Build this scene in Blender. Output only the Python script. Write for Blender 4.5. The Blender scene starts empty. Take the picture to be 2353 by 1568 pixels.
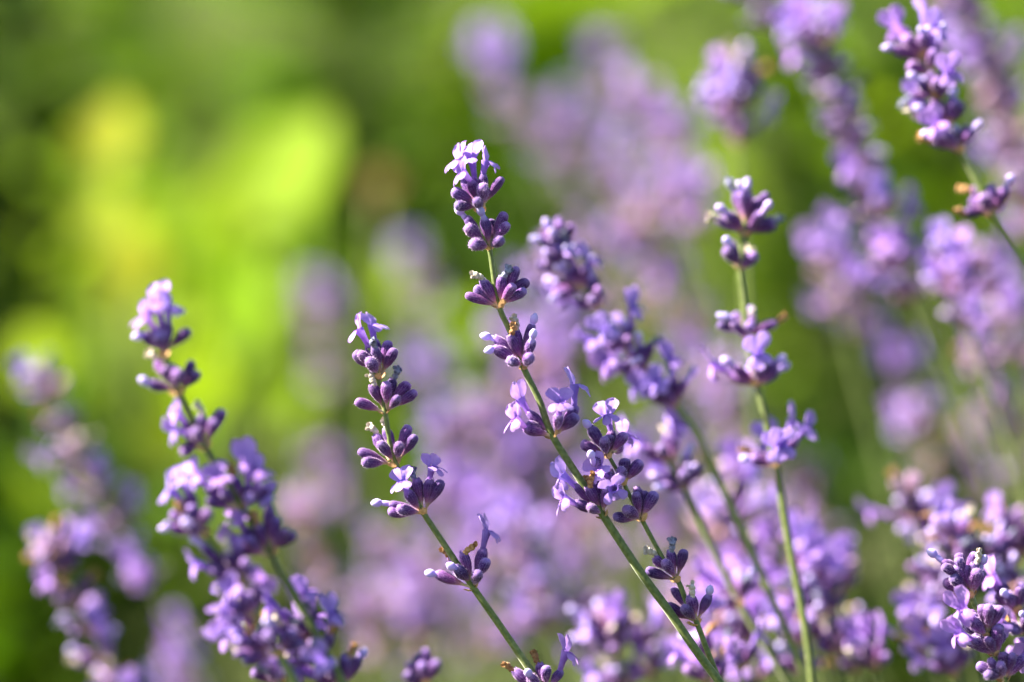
import bpy, math, random
from mathutils import Vector, Matrix, noise
R = math.radians
random.seed(7)
sc = bpy.context.scene
col = sc.collection

# ---------------------------------------------------------------- camera, sky, sun, exposure
CAM = Vector((0, 0, 0.55)); PITCH = R(-10); LENS = 100.0; FOCUS = 0.75; APER = 0.035
cd = bpy.data.cameras.new('camera'); cam = bpy.data.objects.new('camera', cd); col.objects.link(cam)
cam.location = CAM; cam.rotation_euler = (R(90) + PITCH, 0, 0)
cd.lens = LENS; cd.sensor_width = 36; cd.clip_start = 0.02; cd.clip_end = 400
cd.dof.use_dof = True; cd.dof.focus_distance = FOCUS; cd.dof.aperture_fstop = LENS / 1000 / APER
sc.camera = cam
SUN_DIR = Vector((-0.74, 0.10, 0.66)).normalized()
w = bpy.data.worlds.new('World'); sc.world = w; w.use_nodes = True
nt = w.node_tree; bg = nt.nodes['Background']
sky = nt.nodes.new('ShaderNodeTexSky'); sky.sky_type = 'NISHITA'; sky.sun_disc = False
sky.sun_elevation = math.asin(SUN_DIR.z); sky.sun_rotation = math.atan2(SUN_DIR.x, SUN_DIR.y)
nt.links.new(sky.outputs[0], bg.inputs[0]); bg.inputs[1].default_value = 0.05
sd = bpy.data.lights.new('sun', 'SUN'); sd.energy = 5.0; sd.angle = R(0.5); sd.color = (1, 0.93, 0.81)
so = bpy.data.objects.new('sun', sd); col.objects.link(so); so.location = (-2, -1, 3)
so.rotation_euler = (-SUN_DIR).to_track_quat('-Z', 'Y').to_euler()
vs = sc.view_settings; vs.view_transform = 'Standard'; vs.look = 'None'; vs.gamma = 1; vs.use_curve_mapping = False
vs.exposure = 2.5

# ---------------------------------------------------------------- helpers
FWD = Vector((0, math.cos(PITCH), math.sin(PITCH))); UP = Vector((0, -math.sin(PITCH), math.cos(PITCH))); RT = Vector((1, 0, 0))
TOCAM = -FWD
PX = 36.0 / LENS / 2353.0                       # metres per photo pixel (2353 wide) at one metre
def at(px, py, D): return CAM + FWD * D + RT * ((px - 1176.5) * PX * D) - UP * ((py - 784) * PX * D)
def depth_of(c): return FOCUS / (1 - c / 1000 / APER)   # c: size of the blur disc at the plane of focus, mm
def ground_at(px, D, z=0.0):
    p = at(px, 784, D); return Vector((p.x, p.y, z))

def mesh(name, V, F, mats, smooth=True, attrs=None):
    me = bpy.data.meshes.new(name); me.from_pydata([tuple(v) for v in V], [], F)
    for m in (mats if isinstance(mats, (list, tuple)) else [mats]): me.materials.append(m)
    if smooth: me.polygons.foreach_set('use_smooth', [True] * len(F))
    for k, vals in (attrs or {}).items():
        a = me.attributes.new(k, 'FLOAT', 'POINT'); a.data.foreach_set('value', vals)
    me.update(); return me
def obj(name, me, parent=None, mat=None):
    o = bpy.data.objects.new(name, me); col.objects.link(o)
    if parent: o.parent = parent
    if mat is not None: o.matrix_local = mat
    return o
def tag(o, label=None, cat=None, group=None, kind=None):
    if label: o['label'] = label
    if cat: o['category'] = cat
    if group: o['group'] = group
    if kind: o['kind'] = kind
    return o
def frame(z, y):                                   # 3x3 basis: local Z along z, local Y near y
    z = z.normalized(); x = y.cross(z)
    if x.length < 1e-6: x = Vector((1, 0, 0)).cross(z)
    x.normalize(); y = z.cross(x)
    return Matrix((x, y, z)).transposed()
def xf(loc, z, y, s=1.0):
    m = frame(z, y).to_4x4()
    S = Matrix.Diagonal((s, s, s, 1)) if not isinstance(s, tuple) else Matrix.Diagonal((*s, 1))
    return Matrix.Translation(loc) @ m @ S
def catmull(P, n=6):
    out = []
    for i in range(len(P) - 1):
        a = P[max(i - 1, 0)]; b = P[i]; c = P[i + 1]; d = P[min(i + 2, len(P) - 1)]
        for k in range(n):
            t = k / n
            out.append(0.5 * ((2 * b) + (c - a) * t + (2 * a - 5 * b + 4 * c - d) * t * t + (3 * b - a - 3 * c + d) * t ** 3))
    out.append(P[-1]); return out
def tube(P, rad, seg=8, square=0.0):
    V, F = [], []
    T = [(P[min(i + 1, len(P) - 1)] - P[max(i - 1, 0)]).normalized() for i in range(len(P))]
    u = Vector((0, 1, 0)).cross(T[0])
    if u.length < 1e-3: u = Vector((1, 0, 0))
    u.normalize()
    for i, p in enumerate(P):
        u = (u - T[i] * u.dot(T[i])).normalized(); v = T[i].cross(u); r = rad(i / (len(P) - 1))
        for k in range(seg):
            a = 2 * math.pi * k / seg; rr = r * (1 + square * math.cos(4 * a))
            V.append(p + u * math.cos(a) * rr + v * math.sin(a) * rr)
    for i in range(len(P) - 1):
        for k in range(seg):
            a = i * seg + k; b = i * seg + (k + 1) % seg
            F.append((a, b, b + seg, a + seg))
    F.append(tuple(range(seg - 1, -1, -1))); F.append(tuple(range(len(V) - seg, len(V))))
    return V, F

# ---------------------------------------------------------------- materials
class NB:
    def __init__(s, name):
        s.m = bpy.data.materials.new(name); s.m.use_nodes = True; s.t = s.m.node_tree
        s.b = s.t.nodes['Principled BSDF']; s.out = s.t.nodes['Material Output']
    def n(s, typ, **kw):
        x = s.t.nodes.new(typ)
        for k, v in kw.items(): setattr(x, k, v)
        return x
    def l(s, a, b): s.t.links.new(a, b)
    def ramp(s, fac, stops):
        r = s.n('ShaderNodeValToRGB'); e = r.color_ramp.elements
        while len(e) < len(stops): e.new(0.5)
        for el, (p, c) in zip(e, stops): el.position = p; el.color = (*c, 1)
        if fac is not None: s.l(fac, r.inputs[0])
        return r.outputs[0]
    def noise(s, scale, detail=3, coord='Object'):
        tc = s.n('ShaderNodeTexCoord'); nz = s.n('ShaderNodeTexNoise'); nz.inputs['Scale'].default_value = scale
        nz.inputs['Detail'].default_value = detail; s.l(tc.outputs[coord], nz.inputs['Vector']); return nz.outputs['Fac']
    def attr(s, name): a = s.n('ShaderNodeAttribute', attribute_name=name); return a.outputs['Fac']
    def mix(s, f, a, b, mode='MIX'):
        m = s.n('ShaderNodeMix', data_type='RGBA', blend_type=mode)
        for inp, v in ((m.inputs[0], f), (m.inputs[6], a), (m.inputs[7], b)):
            if isinstance(v, (int, float)): inp.default_value = v
            elif isinstance(v, tuple): inp.default_value = (*v, 1)
            else: s.l(v, inp)
        return m.outputs[2]
    def rnd(s): return s.n('ShaderNodeObjectInfo').outputs['Random']
    def vary(s, c, lo, hi, hue=0.0):                 # brightness and hue that differ from piece to piece
        mr = s.n('ShaderNodeMapRange'); mr.inputs[3].default_value = lo; mr.inputs[4].default_value = hi
        r = s.rnd(); s.l(r, mr.inputs[0])
        h = s.n('ShaderNodeHueSaturation'); s.l(mr.outputs[0], h.inputs['Value']); s.l(c, h.inputs['Color'])
        if hue:
            m2 = s.n('ShaderNodeMapRange'); mu = s.n('ShaderNodeMath', operation='MULTIPLY'); mu.inputs[1].default_value = 7.31
            fr = s.n('ShaderNodeMath', operation='FRACT'); s.l(r, mu.inputs[0]); s.l(mu.outputs[0], fr.inputs[0]); s.l(fr.outputs[0], m2.inputs[0])
            m2.inputs[3].default_value = 0.5 - hue; m2.inputs[4].default_value = 0.5 + hue; s.l(m2.outputs[0], h.inputs['Hue'])
        return h.outputs[0]
    def finish(s, c, rough=0.6, sheen=0.0, tint=(1, 1, 1), transl=0.0, bump=None, spec=0.3):
        s.l(c, s.b.inputs['Base Color']); s.b.inputs['Roughness'].default_value = rough
        s.b.inputs['Specular IOR Level'].default_value = spec
        s.b.inputs['Sheen Weight'].default_value = sheen; s.b.inputs['Sheen Tint'].default_value = (*tint, 1); s.b.inputs['Sheen Roughness'].default_value = 0.35
        if bump:
            b = s.n('ShaderNodeBump'); b.inputs['Strength'].default_value = bump[1]; b.inputs['Distance'].default_value = bump[2]
            s.l(bump[0], b.inputs['Height']); s.l(b.outputs[0], s.b.inputs['Normal'])
        if transl:
            tr = s.n('ShaderNodeBsdfTranslucent'); s.l(c, tr.inputs[0]); mx = s.n('ShaderNodeMixShader'); mx.inputs[0].default_value = transl
            s.l(s.b.outputs[0], mx.inputs[1]); s.l(tr.outputs[0], mx.inputs[2]); s.l(mx.outputs[0], s.out.inputs[0])
        return s.m
M = {}
b = NB('lavender_stem_skin'); c = b.ramp(b.noise(900, 2), [(0.3, (0.085, 0.12, 0.022)), (0.75, (0.20, 0.235, 0.07))])
M['stem'] = b.finish(b.vary(c, 0.8, 1.2), 0.6, 0.35, (1, 1, 0.85), bump=(b.noise(2500, 2), 0.4, 0.0001))
b = NB('calyx_velvet')
c = b.ramp(b.attr('along'), [(0.0, (0.52, 0.36, 0.20)), (0.13, (0.40, 0.16, 0.22)), (0.32, (0.14, 0.028, 0.135)), (0.7, (0.040, 0.0065, 0.088)), (1.0, (0.034, 0.008, 0.100))])
c = b.mix(b.attr('rib'), c, (0.36, 0.17, 0.42)); c = b.mix(b.ramp(b.noise(1400, 3), [(0.4, (0, 0, 0)), (0.75, (0.16, 0.16, 0.16))]), c, (0.45, 0.28, 0.58))
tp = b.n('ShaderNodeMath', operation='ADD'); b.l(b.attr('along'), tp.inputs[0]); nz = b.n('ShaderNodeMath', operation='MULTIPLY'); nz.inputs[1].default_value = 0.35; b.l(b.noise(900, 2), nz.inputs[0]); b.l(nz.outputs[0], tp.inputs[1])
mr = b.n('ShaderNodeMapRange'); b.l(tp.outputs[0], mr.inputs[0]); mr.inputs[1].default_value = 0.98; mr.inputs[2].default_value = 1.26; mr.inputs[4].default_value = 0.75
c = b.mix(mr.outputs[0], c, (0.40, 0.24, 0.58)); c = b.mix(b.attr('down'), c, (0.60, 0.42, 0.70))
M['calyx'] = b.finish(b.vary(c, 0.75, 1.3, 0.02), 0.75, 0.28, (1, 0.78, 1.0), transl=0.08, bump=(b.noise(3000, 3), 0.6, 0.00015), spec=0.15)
b = NB('corolla_petal')
c = b.ramp(b.attr('along'), [(0.0, (0.30, 0.13, 0.48)), (0.35, (0.28, 0.14, 0.55)), (1.0, (0.45, 0.27, 0.66))])
c = b.mix(b.ramp(b.noise(700, 3), [(0.4, (0, 0, 0)), (0.7, (0.4, 0.4, 0.4))]), c, (0.52, 0.36, 0.78))
M['corolla'] = b.finish(b.vary(c, 0.9, 1.12, 0.018), 0.55, 0.2, (1, 0.95, 1), transl=0.34, bump=(b.noise(1800, 2), 0.5, 0.0001), spec=0.2)
b = NB('corolla_bud'); c = b.ramp(b.attr('along'), [(0.0, (0.36, 0.22, 0.62)), (0.5, (0.46, 0.33, 0.76)), (1.0, (0.60, 0.49, 0.84))])
M['knob'] = b.finish(b.vary(c, 0.9, 1.1, 0.015), 0.6, 0.4, transl=0.15, spec=0.2)
for nm, c0, c1 in (('brown', (0.24, 0.10, 0.035), (0.55, 0.33, 0.15)), ('pale', (0.42, 0.33, 0.24), (0.72, 0.64, 0.55)), ('grey', (0.06, 0.06, 0.12), (0.34, 0.34, 0.46))):
    b = NB('withered_' + nm); c = b.ramp(b.noise(1100, 3), [(0.3, c0), (0.7, c1)])
    M[nm] = b.finish(b.vary(c, 0.8, 1.2), 0.85, 0.2, transl=0.1, bump=(b.noise(2600, 3), 0.8, 0.0002), spec=0.1)
b = NB('bract_paper'); c = b.ramp(b.noise(800, 3), [(0.3, (0.42, 0.20, 0.07)), (0.7, (0.68, 0.46, 0.22))])
M['bract'] = b.finish(b.vary(c, 0.75, 1.2), 0.7, 0.1, transl=0.25, spec=0.2)
def leaf_mat(name, lo, hi, vein, transl=0.42, rough=0.42, hue=0.015):
    b = NB(name); c = b.ramp(b.noise(9, 3), [(0.3, lo), (0.72, hi)])
    c = b.mix(b.attr('rib'), c, vein)
    return b.finish(b.vary(c, 0.6, 1.3, hue), rough, 0, transl=transl, bump=(b.noise(60, 3), 0.4, 0.002), spec=0.05)
M['leaf'] = leaf_mat('broad_leaf', (0.095, 0.19, 0.0), (0.165, 0.29, 0.0), (0.20, 0.30, 0.003), 0.34)
M['leaf_bright'] = leaf_mat('broad_leaf_bright', (0.19, 0.32, 0.0), (0.29, 0.42, 0.008), (0.34, 0.45, 0.03), 0.36)
M['leaf_deep'] = leaf_mat('deep_green_leaf', (0.03, 0.075, 0.0), (0.075, 0.15, 0.0), (0.09, 0.16, 0.004), 0.25)
M['leaf_shade'] = leaf_mat('painted_shade_leaf', (0.012, 0.035, 0.0), (0.03, 0.065, 0.001), (0.04, 0.07, 0.005), 0.12, 0.6)  # near-black green: shade between background plants put into the leaf colour
M['leaf_yellow'] = leaf_mat('yellow_leaf', (0.13, 0.16, 0.0), (0.20, 0.23, 0.004), (0.24, 0.26, 0.02), 0.25)
M['leaf_rust'] = leaf_mat('rust_petal', (0.11, 0.075, 0.012), (0.16, 0.105, 0.02), (0.15, 0.10, 0.02), 0.2)
M['leaf_lav'] = leaf_mat('lavender_leaf', (0.11, 0.15, 0.035), (0.19, 0.23, 0.08), (0.22, 0.25, 0.12), 0.2, 0.7)
b = NB('plant_stalk'); c = b.ramp(b.noise(40, 3), [(0.3, (0.10, 0.15, 0.02)), (0.7, (0.18, 0.22, 0.05))]); M['stalk'] = b.finish(c, 0.6)
b = NB('woody_stalk'); c = b.ramp(b.noise(120, 4), [(0.3, (0.06, 0.045, 0.03)), (0.7, (0.16, 0.12, 0.08))]); M['wood'] = b.finish(c, 0.85, bump=(b.noise(200, 4), 0.7, 0.002))
b = NB('grass_blade'); c = b.ramp(b.noise(6, 3), [(0.3, (0.08, 0.16, 0.0)), (0.7, (0.18, 0.28, 0.001))]); M['grass'] = b.finish(c, 0.5, transl=0.35, spec=0.05)
b = NB('garden_soil'); c = b.ramp(b.noise(7, 6), [(0.3, (0.035, 0.03, 0.015)), (0.55, (0.05, 0.06, 0.018)), (0.75, (0.07, 0.10, 0.02))])
M['soil'] = b.finish(c, 0.95, bump=(b.noise(40, 6), 1.0, 0.02), spec=0.1)

# ---------------------------------------------------------------- piece meshes (metres; local Z runs base to tip)
def calyx_mesh(L, r, tip, bend, seed):
    rg = random.Random(seed); seg = 26; V, F, al, rb = [], [], [], []
    prof = [(-0.30, 0.22), (-0.08, 0.24), (0.03, 0.30), (0.14, 0.44), (0.32, 0.74), (0.52, 0.97), (0.70, 1.03), (0.87, 0.90), (0.96, 0.70)] + (
        [(1.0, 0.42), (1.015, 0.12)] if tip == 'closed' else [(1.0, 0.66), (0.97, 0.5), (0.9, 0.42), (0.86, 0.1)])
    for i, (t, q) in enumerate(prof):
        for k in range(seg):
            a = 2 * math.pi * k / seg; crest = 1.0 if k % 2 == 0 else 0.0
            rr = r * q * (1 + (0.075 if 0.05 < t < 0.98 else 0) * (crest * 2 - 1)) * (1 + 0.05 * rg.uniform(-1, 1))
            z = t * L
            if tip != 'closed' and i == 9: z += L * 0.07 * max(0, math.cos(5 * a))          # five short teeth
            V.append(Vector((math.cos(a) * rr + bend * L * t * t, math.sin(a) * rr, z)))
            al.append(min(max(t, 0), 1) if not (tip != 'closed' and i > 9) else 1.0); rb.append(crest * 0.24 * (1 if 0.1 < t < 1.0 else 0))
    for i in range(len(prof) - 1):
        for k in range(seg):
            a = i * seg + k; b_ = i * seg + (k + 1) % seg; F.append((a, b_, b_ + seg, a + seg))
    F.append(tuple(range(len(V) - seg, len(V)))); nb = len(V)
    # short downy hairs standing off the ribs
    for _ in range(280):
        t = rg.uniform(0.06, 1.0); a = rg.uniform(0, 2 * math.pi); q = 1
        for (t0, q0), (t1, q1) in zip(prof, prof[1:10]):
            if t0 <= t <= t1: q = q0 + (q1 - q0) * (t - t0) / (t1 - t0)
        d = Vector((math.cos(a), math.sin(a), 0)); p = d * (r * q * 0.98) + Vector((bend * L * t * t, 0, t * L)); s = Vector((-d.y, d.x, 0)) * 0.000028
        h = d * rg.uniform(0.00028, 0.0006) + Vector((rg.uniform(-1, 1), rg.uniform(-1, 1), rg.uniform(-0.3, 1.4))) * 0.00016
        n = len(V); V += [p - s, p + s, p + h]; F.append((n, n + 1, n + 2)); al += [t] * 3; rb += [0.55, 0.55, 1.6]
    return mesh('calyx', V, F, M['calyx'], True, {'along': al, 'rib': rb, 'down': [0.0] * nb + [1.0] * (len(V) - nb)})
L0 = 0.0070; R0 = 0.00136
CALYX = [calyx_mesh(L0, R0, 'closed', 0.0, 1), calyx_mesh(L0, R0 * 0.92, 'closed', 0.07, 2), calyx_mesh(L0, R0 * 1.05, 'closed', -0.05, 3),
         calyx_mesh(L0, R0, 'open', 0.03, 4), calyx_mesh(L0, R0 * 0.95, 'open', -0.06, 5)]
b = NB('faded_glow_calyx_velvet'); c = b.ramp(b.attr('along'), [(0.0, (0.55, 0.40, 0.24)), (0.2, (0.50, 0.30, 0.30)), (0.6, (0.42, 0.23, 0.37)), (1.0, (0.40, 0.25, 0.42))]); c = b.mix(b.attr('rib'), c, (0.58, 0.42, 0.54))  # faded pink, lightened further to paint in the sunlit glow of far spikes
M['faded_glow'] = b.finish(b.vary(c, 0.8, 1.2, 0.02), 0.8, 0.25, (1, 0.85, 0.95), transl=0.1, spec=0.1); FADED_GLOW = []; FADE_GLOW = [0.0]
for me in CALYX: f_ = me.copy(); f_.materials[0] = M['faded_glow']; FADED_GLOW.append(f_)
def petal(V, F, al, base, d, n, ln, wd, curl, cup, notch=0.0, rg=random, a0=0.4):
    d = d.normalized(); s = d.cross(n).normalized(); n = s.cross(d).normalized(); N, K = 7, 6; st = len(V)
    for i in range(N + 1):
        t = i / N; ang = curl * t; c = base + d * (ln * (math.sin(ang) / curl if abs(curl) > 1e-3 else t)) + n * (ln * ((1 - math.cos(ang)) / curl if abs(curl) > 1e-3 else 0))
        wv = wd * (0.34 + 0.66 * math.sin(math.pi * min(t * 0.62 + 0.02, 1))) * (math.sqrt(max(0.0, 1 - max(0, (t - 0.62) / 0.385) ** 2)))
        for k in range(K + 1):
            v = k / K * 2 - 1
            lift = cup * wd * v * v + rg.uniform(-1, 1) * wd * 0.05 + wd * 0.07 * math.sin(7 * t + 5 * v)
            back = -notch * ln * max(0, 1 - abs(v) * 2.2) * max(0, t - 0.6)
            V.append(c + s * wv * v + n * lift + d * back); al.append(a0 + (1 - a0) * t)
    for i in range(N):
        for k in range(K):
            a = st + i * (K + 1) + k; F.append((a, a + 1, a + K + 2, a + K + 1))
def corolla_mesh(seed, tl=0.0036, open_=1.0):
    rg = random.Random(seed); V, F, al = [], [], []; seg = 12
    prof = [(-0.3, 0.00052), (0.1, 0.00062), (0.5, 0.00072), (0.8, 0.00098), (1.0, 0.00125)]
    for t, r in prof:
        for k in range(seg):
            a = 2 * math.pi * k / seg; V.append(Vector((math.cos(a) * r, math.sin(a) * r + 0.0005 * t * t, t * tl))); al.append(max(0, t) * 0.4)
    for i in range(len(prof) - 1):
        for k in range(seg):
            a = i * seg + k; b_ = i * seg + (k + 1) % seg; F.append((a, b_, b_ + seg, a + seg))
    top = Vector((0, 0.0005, tl * 0.97)); Z = Vector((0, 0, 1)); Y = Vector((0, 1, 0)); X = Vector((1, 0, 0)); j = lambda q: rg.uniform(-q, q)
    for s in (-1, 1):            # two tall rounded lobes of the upper lip
        d = Z * 1.0 + X * s * (0.42 + j(0.12)) - Y * 0.1 + Y * j(0.2)
        petal(V, F, al, top + X * s * 0.0006 - Y * 0.0007, d, Y * -1 + X * s * 0.2, 0.0036 * rg.uniform(0.9, 1.1), 0.00168, 0.5 * open_ + j(0.3), -0.22, 0.0, rg)
    for k in (-1, 0, 1):         # three smaller lobes of the lower lip
        d = Y * 0.95 + X * k * 0.85 + Z * (-0.35 if k == 0 else 0.05) + Z * j(0.2)
        petal(V, F, al, top + Y * 0.0007 + X * k * 0.0007, d, Z, 0.0031 * rg.uniform(0.85, 1.1), 0.00108, -1.0 * open_ + j(0.3), -0.15, 0.0, rg)
    return mesh('corolla', V, F, M['corolla'], True, {'along': al})
COROLLA = [corolla_mesh(i, 0.0034 + 0.0004 * (i % 3)) for i in range(11, 17)]
def lump(V, F, al, c, ax, ln, r, rg, jag=0.15, seg=10, rings=7, a0=0.0, groove=0.0):
    m = frame(ax, Vector((0.3, 1, 0.1))); st = len(V)
    for i in range(rings + 1):
        t = i / rings; rr = r * math.sin(math.pi * (0.06 + 0.9 * t)) ** 0.62
        for k in range(seg):
            a = 2 * math.pi * k / seg; q = rr * (1 + rg.uniform(-jag, jag)) * (1 - groove * max(0, math.cos(2 * a)) * t)
            V.append(c + m @ Vector((math.cos(a) * q, math.sin(a) * q, ln * t + rg.uniform(-jag, jag) * ln * 0.12))); al.append(a0 + (1 - a0) * t)
    for i in range(rings):
        for k in range(seg):
            a = st + i * seg + k; b_ = st + i * seg + (k + 1) % seg; F.append((a, b_, b_ + seg, a + seg))
    F.append(tuple(range(len(V) - seg, len(V))))
def knob_mesh(seed, neck, two):
    rg = random.Random(seed); V, F, al = [], [], []
    lump(V, F, al, Vector((0, 0, -0.0012)), Vector((0.03, 0.04, 1)), 0.0026 + neck, 0.00078, rg, 0.03)
    if two:
        lump(V, F, al, Vector((0.0004, 0, neck)), Vector((0.5, 0.1, 1)), 0.0027, 0.00092, rg, 0.04, a0=0.3)
        lump(V, F, al, Vector((-0.0004, 0.0002, neck)), Vector((-0.45, 0.4, 1)), 0.0024, 0.00085, rg, 0.04, a0=0.3)
    else:
        lump(V, F, al, Vector((0, 0, neck)), Vector((0.15, 0.2, 1)), 0.0031, 0.00118, rg, 0.03, a0=0.3, groove=0.12)
    return mesh('corolla_bud', V, F, M['knob'], True, {'along': al})
KNOB = [knob_mesh(21, 0.0002, False), knob_mesh(22, 0.0012, False), knob_mesh(23, 0.0006, True), knob_mesh(24, 0.0022, False)]
def wither_mesh(seed, mat):
    rg = random.Random(seed); V, F, al = [], [], []; p = Vector((0, 0, -0.0006)); d = Vector((rg.uniform(-0.3, 0.3), rg.uniform(-0.3, 0.3), 1))
    for i in range(3):
        d = (d + Vector((rg.uniform(-0.6, 0.6), rg.uniform(-0.6, 0.6), 0.1))).normalized()
        lump(V, F, al, p, d, 0.0017, 0.00066 + 0.0001 * i, rg, 0.22); p = p + d * 0.0011
    for i in range(4):
        q = (d + Vector((rg.uniform(-1, 1), rg.uniform(-1, 1), rg.uniform(-0.6, 0.6)))).normalized()
        petal(V, F, al, p, q, Vector((rg.uniform(-1, 1), 1, 0.3)), 0.0016, 0.00055, rg.uniform(-1.5, 1.5), 0.5, 0, rg)
    return mesh('withered_corolla', V, F, M[mat], True, {'along': al})
WITHER = {k: [wither_mesh(s, k) for s in (31 + i * 10, 32 + i * 10, 33 + i * 10)] for i, k in enumerate(('brown', 'pale', 'grey'))}
def bract_mesh(seed):
    rg = random.Random(seed); V, F, al = [], [], []
    petal(V, F, al, Vector((0, 0, -0.0004)), Vector((0, 0.9, 0.2)), Vector((0, -0.2, 1)), 0.0046, 0.0017, 0.9, 0.35, 0, rg)
    n = len(V); V.append(V[n - 4] + Vector((0, 0.0012, 0.0005))); al.append(1.0); F.append((n - 5, n - 4, n)); F.append((n - 4, n - 3, n))
    return mesh('bract', V, F, M['bract'], True, {'along': al})
BRACT = [bract_mesh(s) for s in (61, 62, 63)]

# ---------------------------------------------------------------- lavender spikes
def root_path(P):
    """carry a stem on from its last seen point down to the soil, bending upright"""
    p = P[-1].copy(); d = (P[-1] - P[-2]).normalized(); out = []
    if d.z > -0.35: d.z = -0.35; d.normalize()
    k = 0
    while p.z > -0.028 and k < 60:
        d = (d * 0.93 + Vector((0, 0.015, -0.085))).normalized(); st = min(0.04, p.z + 0.045); p = p + d * st; out.append(p.copy()); k += 1
    return out
def add_bud(root, base, tip, stem_pt, kind, head=None, face=None, rg=random, scale=1.0):
    d = tip - base; ln = d.length; mi = rg.randrange(3) if kind == '0' else 3 + rg.randrange(2) if kind in 'fwpg' else rg.randrange(5)
    yv = face or TOCAM
    q = ln / L0; wq = scale * rg.uniform(0.9, 1.1)
    mo = xf(base, d, Matrix.Rotation(rg.uniform(-3, 3), 3, d.normalized()) @ yv, (wq, wq, q))
    o = obj('calyx', (FADED_GLOW if rg.random() < FADE_GLOW[0] else CALYX)[mi], root, mo)
    if kind == '0': return o
    dn = d.normalized()
    hd = (head - tip) if head is not None else dn * L0
    if hd.length < 1e-5: hd = dn * 0.004
    fv = face if face is not None else (dn * 0.5 + TOCAM * 0.7 - Vector((0, 0, 0.3)))
    if kind == 'f': me, nm, ss = COROLLA[rg.randrange(6)], 'corolla', 1.2 * scale
    elif kind == 'k': me, nm, ss = KNOB[rg.randrange(4)], 'corolla_bud', 1.0 * scale
    else: me, nm, ss = WITHER[{'w': 'brown', 'p': 'pale', 'g': 'grey'}[kind]][rg.randrange(3)], 'withered_corolla', 1.1 * scale
    sz = ss
    if kind == 'f' and head is not None: sz = max(0.85, min(1.7, hd.length / 0.0055)) * ss
    c = obj(nm, me, o); c.matrix_parent_inverse = mo.inverted()
    c.matrix_basis = xf(tip - dn * 0.0004, hd, fv, (ss, ss, sz))
    return o
def add_bracts(root, p, ax, rg, n=2, scale=1.0):
    a0 = rg.uniform(0, 6.28)
    for i in range(n):
        a = a0 + i * 2 * math.pi / n + rg.uniform(-0.4, 0.4); f = frame(ax, TOCAM)
        out = f @ Vector((math.cos(a), math.sin(a), 0))
        obj('bract', BRACT[rg.randrange(3)], root, xf(p, ax, out, scale * rg.uniform(0.5, 0.85)))
def whorl(root, p, ax, n, rg, pf, pk, pw, spread=(25, 75), scale=1.0):
    f = frame(ax, TOCAM); a0 = rg.uniform(0, 6.28)
    for i in range(n):
        a = a0 + (i + rg.uniform(-0.3, 0.3)) * 2.399; th = R(rg.uniform(*spread))
        out = f @ Vector((math.cos(a), math.sin(a), 0)); d = ax * math.cos(th) + out * math.sin(th)
        base = p + out * 0.0009 + ax * rg.uniform(-0.0004, 0.0016); ln = L0 * rg.uniform(0.8, 1.08) * scale
        u = rg.random(); k = 'f' if u < pf else 'k' if u < pf + pk else rg.choice('wpg') if u < pf + pk + pw else '0'
        fv = (out + TOCAM * 0.25 - ax * 0.1)
        hd = base + d * (ln + 0.0055 * rg.uniform(0.8, 1.2)) + ax * 0.0012 if k == 'f' else None
        add_bud(root, base, base + d * ln, p, k, hd, fv, rg, scale)
    add_bracts(root, p - ax * 0.001, ax, rg, 2, scale)
def spike(name, label, group, P, r0=0.0006, r1=0.0011):
    full = P + root_path(P); root = bpy.data.objects.new(name, None); col.objects.link(root)
    base = full[-1].copy(); base.z = 0; root.location = base; root.empty_display_size = 0.01
    sm = catmull(full, 5); V, F = tube([q - base for q in sm], lambda t: r0 + (r1 - r0) * min(1, t * 2.2), 12, 0.10)
    obj('stem', mesh('stem', V, F, M['stem']), root)
    tag(root, label, 'lavender', group)
    return root, base
def axis_at(P, q):
    i = min(range(len(P)), key=lambda k: (P[k] - q).length); a = P[max(i - 1, 0)]; b_ = P[min(i + 1, len(P) - 1)]
    return (a - b_).normalized()
def drawn_spike(label, path, D, whorls, seed, slope=0.0, group=None, r0=0.0006, r1=0.00105):
    """a spike in or near the plane of focus: stem through photo points, every bud listed"""
    rg = random.Random(seed); y0 = path[0][1]; dep = lambda y: D + slope * (y - y0)
    P = [at(x, y, dep(y)) for x, y in path]
    root, base = spike('lavender_spike', label, group, P, r0, r1); sm = catmull(P, 6)
    for node, buds in whorls:
        Dn = dep(node[1]); np_ = at(*node, Dn); ax = axis_at(sm, np_)
        for bd in buds:
            bx, by, tx, ty, s, k = bd[:6]
            pl = math.hypot(tx - bx, ty - by) * PX * Dn; Lb = max(L0 * rg.uniform(0.9, 1.0), pl); dz = math.sqrt(max(0, Lb * Lb - pl * pl)) * s
            dz = max(-0.0056, min(0.0056, dz))
            bx = bx * 0.75 + node[0] * 0.25; by = by * 0.75 + node[1] * 0.25
            bp = at(bx, by, Dn - 0.0009 * s) - base; tp = at(tx, ty, Dn - 0.0009 * s - dz) - base
            hd = None; fv = None
            if len(bd) > 6: hd = at(bd[6], bd[7], Dn - 0.0009 * s - dz * 1.3) - base
            if len(bd) > 8: fv = RT * bd[8] - UP * bd[9] + TOCAM * bd[10]
            add_bud(root, bp, tp, np_ - base, k, hd, fv, rg)
        add_bracts(root, np_ - base - ax * 0.0011, ax, rg, 2, 1.0)
    return root
def C1(x, y): return (980.4 + .1954 * x, 306.4 + .1954 * y)
def C2(x, y): return (1011 + .1954 * x, 576 + .1954 * y)
def C3(x, y): return (1102.9 + .2579 * x, 821 + .2579 * y)
def C4(x, y): return (735.3 + .2345 * x, 698.5 + .2345 * y)
def C5(x, y): return (827.2 + .3201 * x, 1066 + .3201 * y)
def C8(x, y): return (1378.7 + .2809 * x, 1127.5 + .2809 * y)
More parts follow.
